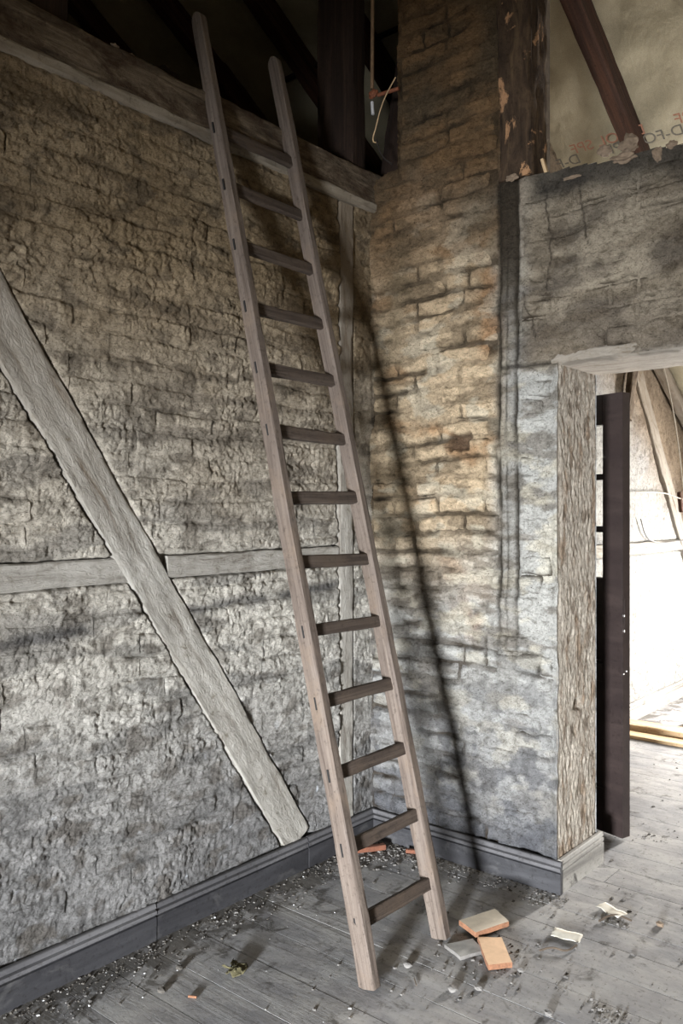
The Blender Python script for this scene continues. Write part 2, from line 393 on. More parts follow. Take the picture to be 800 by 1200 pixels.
def C_right(x, z, joint=0.0):
    n1 = fbm(x*2.2, z*2.2, 4, 100)
    top = sm(2.15, 3.05, z+0.25*gn(x*2.2, z*2.0, 101))
    warm = sm(1.0, 1.55, z+0.2*n1)*(1-sm(2.6, 3.3, z))*(1-sm(0.60, 0.72, x+0.05*gn(x*0, z*4, 102)))
    c = mix(lin(190, 187, 180), lin(214, 186, 148), warm*0.85)
    oc = sm(0.12, 0.40, fbm(x*3.2, z*4.5, 5, 103))*warm
    c = mix(c, lin(170, 124, 80), oc*0.62)
    oc2 = np.exp(-((x-0.62)/0.07)**2)*sm(2.0, 2.3, z)*(1-sm(2.6, 2.95, z))
    c = mix(c, lin(172, 122, 76), oc2*sm(-0.3, 0.2, fbm(x*7, z*7, 3, 114))*0.7)
    oc3 = np.exp(-((x-0.55)/0.12)**2-((z-1.05)/0.10)**2)
    c = mix(c, lin(160, 118, 80), oc3*sm(-0.2, 0.3, fbm(x*9, z*9, 3, 115))*0.6)
    c = mix(c, mix(lin(132, 104, 74), lin(104, 88, 68), sm(-0.1, 0.3, n1)), top*(1-sm(0.7, 0.85, x)*0.6))
    # header over the opening: grey soot
    hd = sm(0.70, 0.84, x)*sm(2.04, 2.12, z)
    c = mix(c, mix(lin(166, 153, 134), lin(112, 102, 90), sm(-0.12, 0.25, fbm(x*2.6+z*1.2, z*5.6-x*1.0, 5, 104))), hd)
    c = mix(c, lin(124, 112, 98), hd*sm(2.4, 2.15, z)*0.6)
    # sooty smears following the courses
    p = sm(0.05, 0.17, fbm(x*3.4, z*11.0, 5, 105))
    c = mix(c, lin(92, 78, 60), p*0.55*(1-0.4*hd))
    c = mix(c, lin(214, 204, 182), sm(0.06, 0.2, fbm(x*5, z*9, 4, 116))*(1-top)*(1-hd)*0.5)
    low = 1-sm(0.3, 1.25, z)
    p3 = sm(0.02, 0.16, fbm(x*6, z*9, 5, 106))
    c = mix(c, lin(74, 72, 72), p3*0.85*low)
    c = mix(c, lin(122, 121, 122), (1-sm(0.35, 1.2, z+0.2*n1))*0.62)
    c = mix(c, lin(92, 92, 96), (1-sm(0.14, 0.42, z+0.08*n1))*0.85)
    # broad darker brown bands by the inner corner
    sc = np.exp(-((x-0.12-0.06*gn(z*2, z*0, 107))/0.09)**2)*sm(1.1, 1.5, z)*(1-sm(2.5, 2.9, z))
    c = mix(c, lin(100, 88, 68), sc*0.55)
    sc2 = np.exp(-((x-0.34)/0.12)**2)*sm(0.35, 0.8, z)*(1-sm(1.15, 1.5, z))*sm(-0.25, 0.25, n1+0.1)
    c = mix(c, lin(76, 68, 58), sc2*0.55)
    # two tarry cracks left by the post below the header
    wv = 0.006*gn(z*6, z*0, 108)
    for x0, wd, st in ((0.672, 0.011, 1.0), (0.752, 0.009, 1.0), (0.708, 0.004, 0.8)):
        ln = np.exp(-((x-x0-wv)/wd)**2)*sm(0.75, 1.25, z)*(1-sm(2.85, 2.9, z))*sm(-0.55, -0.1, gn(x*4, z*5, 109))
        c = mix(c, lin(26, 23, 20), ln*st)
    st = sm(0.66, 0.672, x+wv)*(1-sm(0.752, 0.764, x+wv))
    c = mix(c, lin(44, 38, 32), st*sm(2.05, 2.55, z+0.2*gn(x*9, z*2, 110))*(1-sm(2.86, 2.9, z))*0.95)
    c = mix(c, lin(84, 74, 60), st*sm(0.6, 1.0, z)*0.35)
    for (xa_, za_, xb_, zb_) in ((0.905, 2.62, 0.885, 2.38), (0.78, 2.40, 0.84, 2.20), (0.86, 2.84, 0.90, 2.62), (1.02, 2.78, 1.06, 2.52)):
        tt = np.clip((z-za_)/(zb_-za_), 0, 1); xl = xa_+(xb_-xa_)*tt+0.012*gn(z*16, z*0, 117)
        c = mix(c, lin(58, 50, 42), np.exp(-((x-xl)/0.004)**2)*(z < za_)*(z > zb_)*0.9)
    # horizontal fissure at the springing of the header
    fz = np.exp(-((z-2.10-0.01*gn(x*8, x*0, 111))/0.010)**2)*sm(0.62, 0.70, x)*(1-sm(1.0, 1.15, x))
    c = mix(c, lin(44, 38, 32), fz*0.85)
    # ragged dark top edge of the header
    tp = sm(2.70, 2.80, z+0.03*gn(x*6, z*6, 112)+0.05*(x-0.8))*sm(0.76, 0.86, x)
    c = mix(c, lin(58, 55, 52), tp*0.8)
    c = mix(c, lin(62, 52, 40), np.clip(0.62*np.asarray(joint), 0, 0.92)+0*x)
    hl = sm(1.15, 0.75, np.maximum(np.abs(x-0.475)/0.062, np.abs(z-1.80)/0.040)+0.35*gn(x*34, z*34, 113))
    c = mix(c, lin(92, 72, 56), hl*0.9)
    return c
def H_right(x, z, k=0.0):
    h = big(x+9, z, 3)+rough(x+9, z, 3)*np.where(z < 2.08, 1.0, 0.9)+k
    wv = 0.006*gn(z*6, z*0, 108)
    for x0, wd in ((0.672, 0.006), (0.752, 0.005)):
        h = h-0.014*np.exp(-((x-x0-wv)/wd)**2)*sm(0.8, 1.3, z)
    h = h-0.010*np.exp(-((z-2.10-0.01*gn(x*8, x*0, 111))/0.008)**2)*sm(0.62, 0.70, x)*(1-sm(1.0, 1.15, x))
    # a knocked-out hole in the chimney breast
    h = h-0.045*sm(1.0, 0.7, np.maximum(np.abs(x-0.475)/0.062, np.abs(z-1.80)/0.040)+0.35*gn(x*34, z*34, 113))
    h = h+0.010*sm(0.76, 0.80, x)*sm(2.12, 2.16, z)
    e = 1-sm(0.0, 0.03, 0.93-x)                       # come back to the arris of the jamb
    h = np.where((z < 2.09), h*(1-e)-0.004*e, h)
    e0 = 1-sm(0.0, 0.02, x)
    return h*(1-0.5*e0)

def put_left(y, z, h): return np.stack([h, y, z], -1)
def put_right(x, z, h): return np.stack([x, -h, z], -1)

def brick_patch(kind, u0, u1, z0, z1, off, parent, res=0.0075):
    HF, CF, PF = (H_left, C_left, put_left) if kind == 'L' else (H_right, C_right, put_right)
    nu = max(4, int((u1-u0)/res)); nz = max(4, int((z1-z0)/res))
    U, Z = np.meshgrid(np.linspace(u0, u1, nu), np.linspace(z0, z1, nz), indexing='ij')
    e = np.minimum(np.minimum(U-u0, u1-U), np.minimum(Z-z0, z1-Z))
    e = e+0.0045*gn(U*28, Z*28, 120)
    sw = 3 if kind == 'L' else 5
    Uw = U+0.010*gn(U*5, Z*5, 121+sw)
    Zw = Z+0.016*gn(U*2.2, Z*1.0, 122+sw)+0.004*gn(U*22, Z*4, 124+sw)+0.006*gn(U*7, Z*7, 123+sw)
    ez = np.minimum(Z-z0, z1-Z); HJ = 0.35 if random.random() < 0.12 else 0.0
    pr = sm(-0.001, 0.013, e)
    if kind == 'L': pr = pr*0.0+sm(-0.004, 0.016, ez+0.003*gn(U*20, Z*20, 125))*(1-HJ*(1-sm(-0.001, 0.010, e))); dp = 0.004+0.010*sm(-0.15, 0.3, fbm(U*3, Z*3, 2, 126))
    else:
        pr = sm(-0.001, 0.020, e+0.004*gn(U*35, Z*35, 129)); dp = 0.009+0.018*sm(-0.3, 0.25, fbm(U*4, Z*4, 2, 126))
    h = HF(Uw, Zw)+off*pr-dp*(1-pr)
    h[:, 0] -= 0.008; h[:, -1] -= 0.008
    q_ = 0.008 if kind == 'R' else (0.003 if HJ else 0.0)
    h[0, :] -= q_; h[-1, :] -= q_
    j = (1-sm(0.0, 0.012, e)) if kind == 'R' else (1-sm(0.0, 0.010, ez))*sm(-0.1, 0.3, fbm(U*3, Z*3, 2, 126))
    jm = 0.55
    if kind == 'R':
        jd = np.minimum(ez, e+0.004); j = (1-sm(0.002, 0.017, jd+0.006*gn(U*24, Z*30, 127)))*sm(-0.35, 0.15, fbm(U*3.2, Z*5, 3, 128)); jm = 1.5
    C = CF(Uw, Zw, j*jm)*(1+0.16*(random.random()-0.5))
    P = PF(Uw, Zw, h)
    c0 = P.reshape(-1, 3).mean(0)
    me = grid_mesh('brick', P-c0, C, None, M_lime, flip=(kind != 'L') ^ True ^ True)
    return link('brick', me, parent, Matrix.Translation(V(c0)))

# ---- left wall
res = 0.0065
ys = np.arange(-2.55, 0.03, res); zs = np.arange(0.0, 2.93, res)
Yg, Zg = np.meshgrid(ys, zs, indexing='ij')
hb = H_left(Yg, Zg, -0.005)+0.010*fbm(Yg*3, Zg*4, 3, 130)
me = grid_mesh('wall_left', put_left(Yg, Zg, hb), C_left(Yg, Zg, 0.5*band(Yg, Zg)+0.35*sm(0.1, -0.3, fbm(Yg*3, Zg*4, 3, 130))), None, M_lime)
wall_left = tag(link('wall_left', me), 'limewashed brick wall with diagonal timber bracing behind the ladder', kind='structure')
wall_left['category'] = 'wall'
nb = 0
zc = 0.125; row = 0
while zc < 2.86:
    hz = 0.079; u = -2.45+(0.13 if row % 2 else 0.0)+random.uniform(-.03, .03)
    while u < -0.27:
        ln = random.choice((0.245, 0.245, 0.25, 0.235, 0.125))+random.uniform(-.012, .012)
        u1 = min(u+ln, -0.245)
        cy, cz = (u+u1)/2, zc+hz/2
        xs_ = np.linspace(u+.01, u1-.01, 5)
        if u1-u > 0.06 and not np.all(np.maximum(d_brace(xs_, cz), d_rail(xs_, cz)) > 0.006) and (cy > -1.95 or nb < 296) and cz-0.0 > 0 and cy > -2.0:
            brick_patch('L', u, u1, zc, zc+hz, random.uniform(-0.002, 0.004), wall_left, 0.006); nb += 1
        u = u1+0.001
    zc += hz; row += 1
NB_LEFT = nb

# ---- right wall with chimney breast, header and stack
res = 0.0075
xs = np.arange(-0.02, 2.9, res); zs = np.arange(0.0, 5.0, res)
Xg, Zg = np.meshgrid(xs, zs, indexing='ij')
Xc = np.minimum(Xg, 99)
topl = 2.865-0.075*(Xg-0.76)+0.018*fbm(Xg*7, Xg*0, 4, 140)
inside = ~((Xg > 0.9385) & (Zg < 2.088)) & ~((Zg > 3.06+0.02*gn(Xg*12, Xg*0, 141)) & (Xg < 0.153+0.008*gn(Zg*9, Zg*0, 142))) & ~((Xg > 0.672) & (Zg > topl))
msk = inside[:-1, :-1] & inside[1:, :-1] & inside[1:, 1:] & inside[:-1, 1:]
mf = sm(-0.32, 0.12, fbm(Xg*3.5, Zg*5, 3, 143))
hb = H_right(Xg, Zg, -0.017)+0.015*np.maximum(mf, 0.9*sm(0.655, 0.668, Xg)*(Xg < 0.765))
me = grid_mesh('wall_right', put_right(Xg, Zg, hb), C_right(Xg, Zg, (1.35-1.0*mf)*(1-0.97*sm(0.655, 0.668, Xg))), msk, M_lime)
wall_right = tag(link('wall_right', me), 'sooty limewashed chimney breast and header over the doorway', kind='structure')
zc = 0.125; row = 0; nb = 0
while zc < 4.5:
    hz = 0.080; 
    xa, xb = (0.0, 0.905) if zc+hz < 2.09 else ((0.0, 0.665) if zc+hz < 3.05 else (0.16, 0.662))
    spans = [(xa, 0.664), (0.762, xb)] if (xb > 0.8 and zc > 1.2) else [(xa, xb)]
    if 2.12 < zc < 2.70: spans.append((0.765, 2.2))
    for (sa, sb) in spans:
        u = sa-(0.12 if row % 2 else 0.0)
        while u < sb-0.03:
            ln = random.choice((0.24, 0.245, 0.25, 0.12))+random.uniform(-.012, .012)
            a0 = max(u, sa); u1 = min(u+ln, sb)
            if u1-a0 > 0.05 and math.hypot(((a0+u1)/2-0.475)/0.1, (zc+hz/2-1.80)/0.05) > 0.8:
                hdr = sa > 0.7 and zc > 2.1
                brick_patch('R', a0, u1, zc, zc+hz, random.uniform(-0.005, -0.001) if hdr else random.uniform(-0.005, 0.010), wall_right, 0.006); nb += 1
            u += ln+0.001
    zc += hz; row += 1
print('bricks', NB_LEFT, nb)
# masonry body behind the faces
def body(lo, hi): return box('masonry', lo, hi, M_core, wall_right)
body((0.0, 0.075, 0), (0.885, 0.362, 2.3)); body((0.0, 0.06, 2.3), (0.9, 0.362, 2.82)); body((0.0, 0.06, 2.82), (0.66, 0.362, 3.03))
body((0.168, 0.03, 3.03), (0.65, 0.5, 4.9)); body((0.9, 0.03, 2.11), (4.2, 0.362, 2.66))
# stack side facing the attic
yy = np.arange(-0.005, 0.5, 0.01); zz = np.arange(3.03, 4.9, 0.01)
A_, B_ = np.meshgrid(yy, zz, indexing='ij'); hh = rough(A_+3, B_, 7)
me = grid_mesh('stack_side', np.stack([0.155-hh*0.8, A_, B_], -1), C_right(A_*0+0.2, B_, 0*A_), None, M_lime, flip=True)
link('stack_side', me, wall_right)
# jamb face (normal +X)
yy = np.arange(0, 0.372, 0.004); zz = np.arange(0.0, 2.095, 0.006)
A_, B_ = np.meshgrid(yy, zz, indexing='ij')
wz = B_+0.02*gn(A_*20, B_*6, 150)
hh = 0.0075*ridge(A_*30, wz*15, 4, 151)+0.008*fbm(A_*6, B_*4, 3, 152)+0.004*ridge(A_*50, wz*22, 3, 155)-0.004
# worn knot hollow low down
hh = hh-0.02*sm(1, 0.5, np.hypot((A_-0.19)/0.05, (B_-0.71)/0.035))-0.03*sm(1, 0.4, np.hypot((A_-0.12)/0.012, (B_-1.58)/0.014))
e = 1-sm(0, 0.025, np.minimum(A_, 0.37-A_)); hh = hh*(1-e)-0.003*e
cj = mix(lin(178, 167, 153), lin(146, 127, 108), sm(0.05, 0.4, fbm(A_*18, B_*5, 5, 153)))
cj = mix(cj, lin(104, 88, 72), sm(0.16, 0.34, fbm(A_*24, B_*8, 4, 154))*0.7)
me = grid_mesh('jamb', np.stack([0.93+hh, A_, B_], -1), cj, None, M_jamb)
link('jamb', me, wall_right)
# inner (back) face of that wall and of the header
me = grid_mesh('wall_back_face', np.array([[[0.0, .368, 0], [0.93, .368, 0]], [[0.0, .368, 3.0], [0.93, .368, 3.0]]], float), np.full((2, 2, 3), .5), None, M_lime)
link('wall_back_face', me, wall_right)

# wooden header timber along the top of the opening
lint = beam('lintel_timber', (0.90, 0.190, 2.110), (3.3, 0.190, 2.110), (0, 0, 1), 0.372, 0.05, M_timber, None, 0.005, 0.03, 0.01)
tag(lint, 'pale limewashed timber lintel spanning the doorway under the sooty header', 'lintel')

# ------------------------------------------------------------------ timbers on the left wall
def zb(y): return 2.086+BR_M*(y+1.82)
br = beam('diagonal_brace', (-0.043, -2.36, zb(-2.36)), (-0.043, -0.505, zb(-0.505)), (1, 0, 0), 0.152, 0.10, M_timber, None, 0.0045, 0.012, 0.005, per=12)
tag(br, 'wide limewashed diagonal timber brace running down to the skirting left of the ladder', 'brace')
r1 = beam('rail_timber', (-0.046, -2.5, 1.292), (-0.046, -1.30, 1.301), (1, 0, 0), 0.088, 0.10, M_timber, None, 0.003, 0.02, 0.006)
tag(r1, 'whitewashed horizontal wall timber left of the diagonal brace', 'rail')
r2 = beam('rail_timber', (-0.046, -1.19, 1.302), (-0.046, -0.245, 1.307), (1, 0, 0), 0.080, 0.10, M_timber, None, 0.003, 0.02, 0.006)
tag(r2, 'whitewashed horizontal wall timber right of the diagonal brace, behind the ladder', 'rail')
po = beam('wall_post', (-0.046, -0.19, 0.12), (-0.046, -0.19, 2.885), (1, 0, 0), 0.096, 0.10, M_timber, None, 0.003, 0.02, 0.006)
tag(po, 'limewashed vertical wall post in the corner behind the ladder', 'post')
sp = beam('splinter', (0.016, -0.235, 1.76), (0.018, -0.232, 1.92), (1, 0, 0), 0.02, 0.012, M_rafter, po, 0.002, 0.02, 0.003)
sp['label'] = 'bare red-brown torn patch of wood'

tie = beam('tie_beam', (-0.09, -2.6, 3.0), (-0.09, 0.055, 3.0), (0, 0, 1), 0.21, 0.155, M_tie, None, 0.006, 0.02, 0.012, per=8)
tag(tie, 'long rough sooty timber beam along the top of the left wall, ladder leaning on it', 'beam')
ts = beam('limewashed_edge', (-0.02, -2.6, 2.912), (-0.02, 0.03, 2.912), (0, 0, 1), 0.085, 0.044, M_strip, tie, 0.005, 0.02, 0.008, per=6)
ts['label'] = 'pale limewashed lower edge'

# ------------------------------------------------------------------ skirting
def skirt(name, A, B, nrm, mat, kind='structure', hgt=0.145, parent=None, z0=0.0, seed=0):
    """profile board with two grooves along the top; nrm points into the room"""
    prof = [(0.0, 0.0), (0.020, 0.0), (0.020, hgt-0.045), (0.012, hgt-0.043), (0.012, hgt-0.037), (0.021, hgt-0.036), (0.021, hgt-0.024), (0.010, hgt-0.021), (0.010, hgt-0.016), (0.019, hgt-0.015), (0.015, hgt-0.002), (0.011, hgt), (0.0, hgt)]
    A = V(A); B = V(B); x = (B-A); Ln = x.length; x.normalize(); nr = V(nrm)
    ns = max(2, int(Ln/0.03)); vs = []
    for i in range(ns+1):
        s = Ln*i/ns
        for k, (d, z) in enumerate(prof):
            q = float(gn(s*3, k*0.3, 160+seed))*0.0025
            vs.append((s, d+q*(d > 0), z0+z+q*0.6*(z > 0)))
    np_ = len(prof); fs = []
    for i in range(ns):
        for k in range(np_):
            k2 = (k+1) % np_
            fs.append((i*np_+k, i*np_+k2, (i+1)*np_+k2, (i+1)*np_+k))
    fs.append(tuple(range(np_))); fs.append(tuple(reversed([ns*np_+k for k in range(np_)])))
    me = pydata(name, vs, fs, mat); me.materials.append(M_skirt_dust)
    if mat == M_skirt:
        for f_ in me.polygons:
            if (f_.index % np_) in (5, 6, 9, 10, 11) and f_.index < ns*np_: f_.material_index = 1
    bm = bmesh.new(); bm.from_mesh(me); bmesh.ops.recalc_face_normals(bm, faces=bm.faces); bm.to_mesh(me); bm.free()
    M = Matrix(((*x, 0), (*nr, 0), (0, 0, 1, 0), (0, 0, 0, 1))).transposed(); M.translation = A
    o = link(name, me, parent, M)
    if kind: o['kind'] = kind
    return o
sL = skirt('baseboard_left', (0.012, -2.6, 0), (0.012, -1.262, 0), (1, 0, 0), M_skirt, seed=1, hgt=0.128)
tag(sL, 'dark grey grooved skirting board along the left wall')
skirt('board', (0.010, -1.256, 0), (0.010, -0.475, 0), (1, 0, 0), M_skirt, None, 0.126, sL, seed=2)
skirt('board', (0.012, -0.470, 0), (0.012, 0.0, 0), (1, 0, 0), M_skirt, None, 0.128, sL, seed=3)
sR = skirt('baseboard_right', (0.02, -0.012, 0), (0.957, -0.012, 0), (0, -1, 0), M_skirt, seed=4, hgt=0.128)
tag(sR, 'dark grey grooved skirting board along the chimney breast')
sJ = skirt('baseboard_jamb', (0.936, -0.011, 0), (0.936, 0.385, 0), (1, 0, 0), M_skirt_pale, seed=5, hgt=0.130)
tag(sJ, 'pale worn skirting board return on the door jamb')

# ------------------------------------------------------------------ floor
fl = box('floor', (-3.6, -7.2, -0.09), (4.3, 5.3, -0.028), M_core); tag(fl, 'dusty grey wooden board floor', kind='structure')
y = -3.6; k = 0
rb = random.Random(5)
def board_mesh(Ln, wd, sd):
    ns = max(2, int(Ln/0.12)); pr = [(-wd/2, -0.028), (-wd/2, -0.012), (-wd/2, 0.0), (-wd/4, 0.0004), (0, 0.0005), (wd/4, 0.0004), (wd/2, 0.0), (wd/2, -0.012), (wd/2, -0.028)]
    vs = []; n_ = len(pr)
    for i in range(ns+1):
        s = Ln*i/ns
        for j, (a, z) in enumerate(pr):
            vs.append((s, a+0.0012*float(gn(s*4, j*0.0+(a > 0)*5, sd)), z+0.0010*float(gn(s*1.2, 0.5, 77))))
    fs = [(i*n_+j, (i+1)*n_+j, (i+1)*n_+j+1, i*n_+j+1) for i in range(ns) for j in range(n_-1)]
    fs += [tuple(range(n_)), tuple(reversed([ns*n_+j for j in range(n_)]))]
    return pydata('floorboard', vs, fs, M_board)
while y < 5.0:
    wd = rb.uniform(0.150, 0.185)
    splits = [0.0] + ([rb.uniform(0.7, 2.6)] if rb.random() < 0.5 else []) + [4.2]
    for a, b_ in zip(splits[:-1], splits[1:]):
        me = board_mesh(b_-a-0.003, wd-0.0028, 200+k*3)
        link('floorboard', me, fl, Matrix.Translation((a, y+wd/2, rb.uniform(-0.0004, 0.0002)))); k += 1
    y += wd
box('floorboard', (0, -7.1, -0.03), (4.2, -3.6, 0.0), M_board, fl)

# ------------------------------------------------------------------ ladder
lad = empty('ladder', (0.80, -0.81, 0))
tag(lad, 'tall weathered wooden ladder leaning on the beam of the left wall', 'ladder')
def lx(z): return 0.815-0.2475*z
def rail(yc, seed):
    w0 = 0.064
    A = V((lx(0)-w0/2, yc, 0.003)); B = V((lx(3.385)-0.026, yc, 3.385))
    return beam('rail', A, B, (0, 1, 0), w0, 0.040, M_ladder, lad, 0.0016, 0.03, 0.004, taper=0.83, wob=0.006, roundtop=True)
rl1 = rail(-1.010, 1); rl2 = rail(-0.603, 2)
tilt = math.atan(0.2475)
for k in range(13):
    z = 0.187+0.2275*k; xc = lx(z)-0.030
    up = V((-math.sin(tilt), 0, math.cos(tilt)))
    jj = random.uniform(-.006, .006)
    A = V((xc, -0.998, z+jj)); B = V((xc, -0.615, z-jj*0.5))
    rg = beam('rung', A, B, up, 0.024, 0.044, M_rung, lad, 0.0022, 0.02, 0.004)
    for q, yy in ((-1, -1.0306),):
        box('tenon', (-0.0035, -0.0012, -0.021), (0.0035, 0.0012, 0.021), M_black, rg, 0, Matrix.Translation((xc, yy+0.0004, z+jj)) @ Matrix.Rotation(-tilt, 4, 'Y'))

# ------------------------------------------------------------------ door leaf
D0 = V((0.943, 0.713, 0.012)); ph = math.radians(15)
door = empty('door_1', D0); tag(door, 'dark brown panelled door with glazed upper part, standing open behind the jamb', kind='structure')
MD = Matrix.Translation(D0) @ Matrix.Rotation(-ph, 4, 'Z')     # local -x runs along the leaf, -y faces the camera
TH = 0.056; WD = 0.80; HT = 2.035
def dbox(name, x0, x1, z0, z1, y0=-TH, y1=0.0, mat=M_door, bev=0.002, parent=door): return box(name, (-x1, y0, z0), (-x0, y1, z1), mat, parent, bev, MD)
dbox('stile', 0, 0.11, 0, HT); dbox('stile', WD-0.11, WD, 0, HT)
dbox('top_rail', 0.11, WD-0.11, 1.895, HT); dbox('lock_rail', 0.11, WD-0.11, 1.06, 1.18); dbox('middle_rail', 0.11, WD-0.11, 0.70, 0.78); dbox('bottom_rail', 0.11, WD-0.11, 0, 0.20)
for (z0, z1) in ((0.20, 0.70), (0.78, 1.06)):
    pn = dbox('panel', 0.11, WD-0.11, z0, z1, -TH*0.65, -TH*0.3)
    for a in ((0.11, 0.125, z0, z1), (WD-.125, WD-.11, z0, z1), (0.11, WD-.11, z0, z0+.015), (0.11, WD-.11, z1-.015, z1)):
        dbox('moulding', a[0], a[1], a[2], a[3], -TH*0.86, -TH*0.6, parent=pn, bev=0.003)
bars = [1.18, 1.395, 1.42, 1.640, 1.666, 1.895]
dbox('glazing_bar', WD/2-.014, WD/2+.014, 1.18, 1.895, -TH*0.8, -TH*0.2)
dbox('glazing_bar', 0.11, WD-0.11, 1.393, 1.421, -TH*0.8, -TH*0.2); dbox('glazing_bar', 0.11, WD-0.11, 1.638, 1.666, -TH*0.8, -TH*0.2)
for z0, z1 in ((1.18, 1.393), (1.421, 1.638), (1.666, 1.895)):
    for x0, x1 in ((0.11, WD/2-.014), (WD/2+.014, WD-0.11)):
        dbox('pane', x0, x1, z0, z1, -TH*0.5-.0015, -TH*0.5+.0015, M_glass, 0)
lk = box('lock_plate', (-0.0005, -0.043, 0.93), (0.0015, -0.013, 1.09), M_door, door, 0, MD)
for z, s, yy in ((1.015, .005, -0.046), (0.945, .006, -0.046), (0.76, .004, -0.030), (0.75, .004, -0.050)): box('lock_bolt', (0.001, yy, z-s), (0.004, yy+0.006, z+s), M_metal, lk, 0.001, MD)
bpy.context.view_layer.update()

# ------------------------------------------------------------------ far room: continuation of the gable wall
res = 0.014
ys = np.arange(0.36, 5.0, res); zs = np.arange(0.0, 4.35, res)
Yg, Zg = np.meshgrid(ys, zs, indexing='ij')
FX = 0.10
def d_fb(y, z): return 0.07-np.abs(z-(2.33-1.262*(y-3.06)+0.09))*0.62
def d_fr(y, z): return np.minimum(0.045-np.abs(z-1.235), 3.95-y)
roofz = 4.70-0.6*Yg
msk = (roofz[:-1, :-1] > Zg[:-1, :-1]-0.02)
hh = big(Yg, Zg, 9)*0.8+rough(Yg, Zg, 9)*0.55
dd = np.maximum(d_fb(Yg, Zg), d_fr(Yg, Zg)); hh = hh-0.03*sm(-0.01, 0.002, dd)
upper = sm(1.3, 2.0, Zg+0.65*(Yg-3.6))
cc = mix(lin(176, 174, 170), lin(150, 133, 113), upper)
cc = mix(cc, lin(112, 96, 80), sm(0.05, 0.30, fbm(Yg*4, Zg*4, 5, 170))*0.7*upper)
cc = mix(cc, lin(160, 160, 162), sm(0.1, 0.4, fbm(Yg*3, Zg*3, 4, 171))*0.5*(1-upper))
me = grid_mesh('wall_far', np.stack([FX+hh, Yg, Zg], -1), cc, msk, M_lime)
wf = tag(link('wall_far', me), 'white plastered timber-framed wall of the far room', kind='structure')
fb = beam('brace', (FX-0.03, 2.75, 2.42-1.262*(2.75-3.06)), (FX-0.03, 4.75, 2.42-1.262*(4.75-3.06)), (1, 0, 0), 0.14, 0.11, M_timber, wf, 0.004, 0.04, 0.006)
fr = beam('rail_timber', (FX-0.035, 0.5, 1.235), (FX-0.035, 4.0, 1.235), (1, 0, 0), 0.085, 0.11, M_timber, wf, 0.004, 0.04, 0.006)
sk = skirt('baseboard_far', (FX+0.008, 0.5, 0), (FX+0.008, 5.0, 0), (1, 0, 0), M_skirt_pale, seed=9, hgt=0.13)
tag(sk, 'pale grooved skirting board of the far room')
# inclined edge timber following the roof slope
def rz(y, a=4.70): return a-0.6*y
et = beam('edge_rafter', (FX+0.055, 2.2, rz(2.2)-0.10), (FX+0.055, 4.95, rz(4.95)-0.10), (0, 0, 1), 0.07, 0.10, M_timber, None, 0.004, 0.04, 0.006)
tag(et, 'limewashed sloping rafter along the roof edge seen through the doorway', 'rafter')
dl = beam('dark_strut', (FX+0.05, 2.70, 2.15), (FX+0.05, 2.88, 2.75), (1, 0, 0), 0.09, 0.04, M_tie, None, 0.004, 0.03, 0.006)
tag(dl, 'short dark wooden strut above the open door', 'strut')
# splintered peg and cables by the far brace
pg = beam('wooden_peg', (FX+0.035, 3.86, 1.50), (FX+0.03, 3.83, 1.66), (1, 0, 0), 0.035, 0.03, M_rafter, None, 0.002, 0.02, 0.004)
tag(pg, 'small red-brown block of wood on the far brace', 'block')
for pts, m_, lb in (
    ([(FX+.03, 2.9, 1.64), (FX+.03, 3.5, 1.645), (FX+.04, 3.80, 1.61), (FX+.05, 4.02, 1.59)], M_cable_pale, 'thin pale cable crossing the far wall above the wooden block'),
    ([(FX+.05, 3.88, 1.66), (FX+.06, 4.05, 1.76), (FX+.07, 4.28, 1.94), (FX+.07, 4.5, 2.0)], M_cable_dark, 'thin dark cable rising to the right from the wooden block'),
    ([(FX+.03, 3.0, 1.45), (FX+.03, 3.10, 1.33), (FX+.03, 3.3, 1.275), (FX+.03, 3.8, 1.27), (FX+.03, 4.4, 1.28)], M_cable_dark, 'thin dark cable sagging along the horizontal timber of the far wall'),
    ([(FX+.10, 3.25, 2.62), (FX+.09, 3.45, 2.38), (FX+.06, 3.72, 2.02), (FX+.05, 3.86, 1.70)], M_cable_pale, 'pale cable running down the far brace')):
    tag(tube('cable', pts, 0.0045, m_), lb, 'cable')
# planks lying on the far floor
for lo, hi, r, lb in (((0.15, 2.58, 0.001), (2.6, 2.74, 0.048), 0.0, 'thick pale plank lying across the far floor'),
                      ((0.20, 2.40, 0.001), (2.4, 2.52, 0.022), 0.01, 'thin pale plank lying in front of the thicker plank'),
                      ((0.45, 2.98, 0.001), (2.6, 3.08, 0.035), 0.0, 'pale batten lying behind the thick plank')):
    c_ = (V(lo)+V(hi))/2; d_ = V(hi)-V(lo)
    o = beam('plank', (lo[0], c_.y, c_.z), (hi[0], c_.y+r, c_.z), (0, 0, 1), d_.y, d_.z, M_plank, None, 0.0015, 0.08, 0.003)
    tag(o, lb, 'plank')

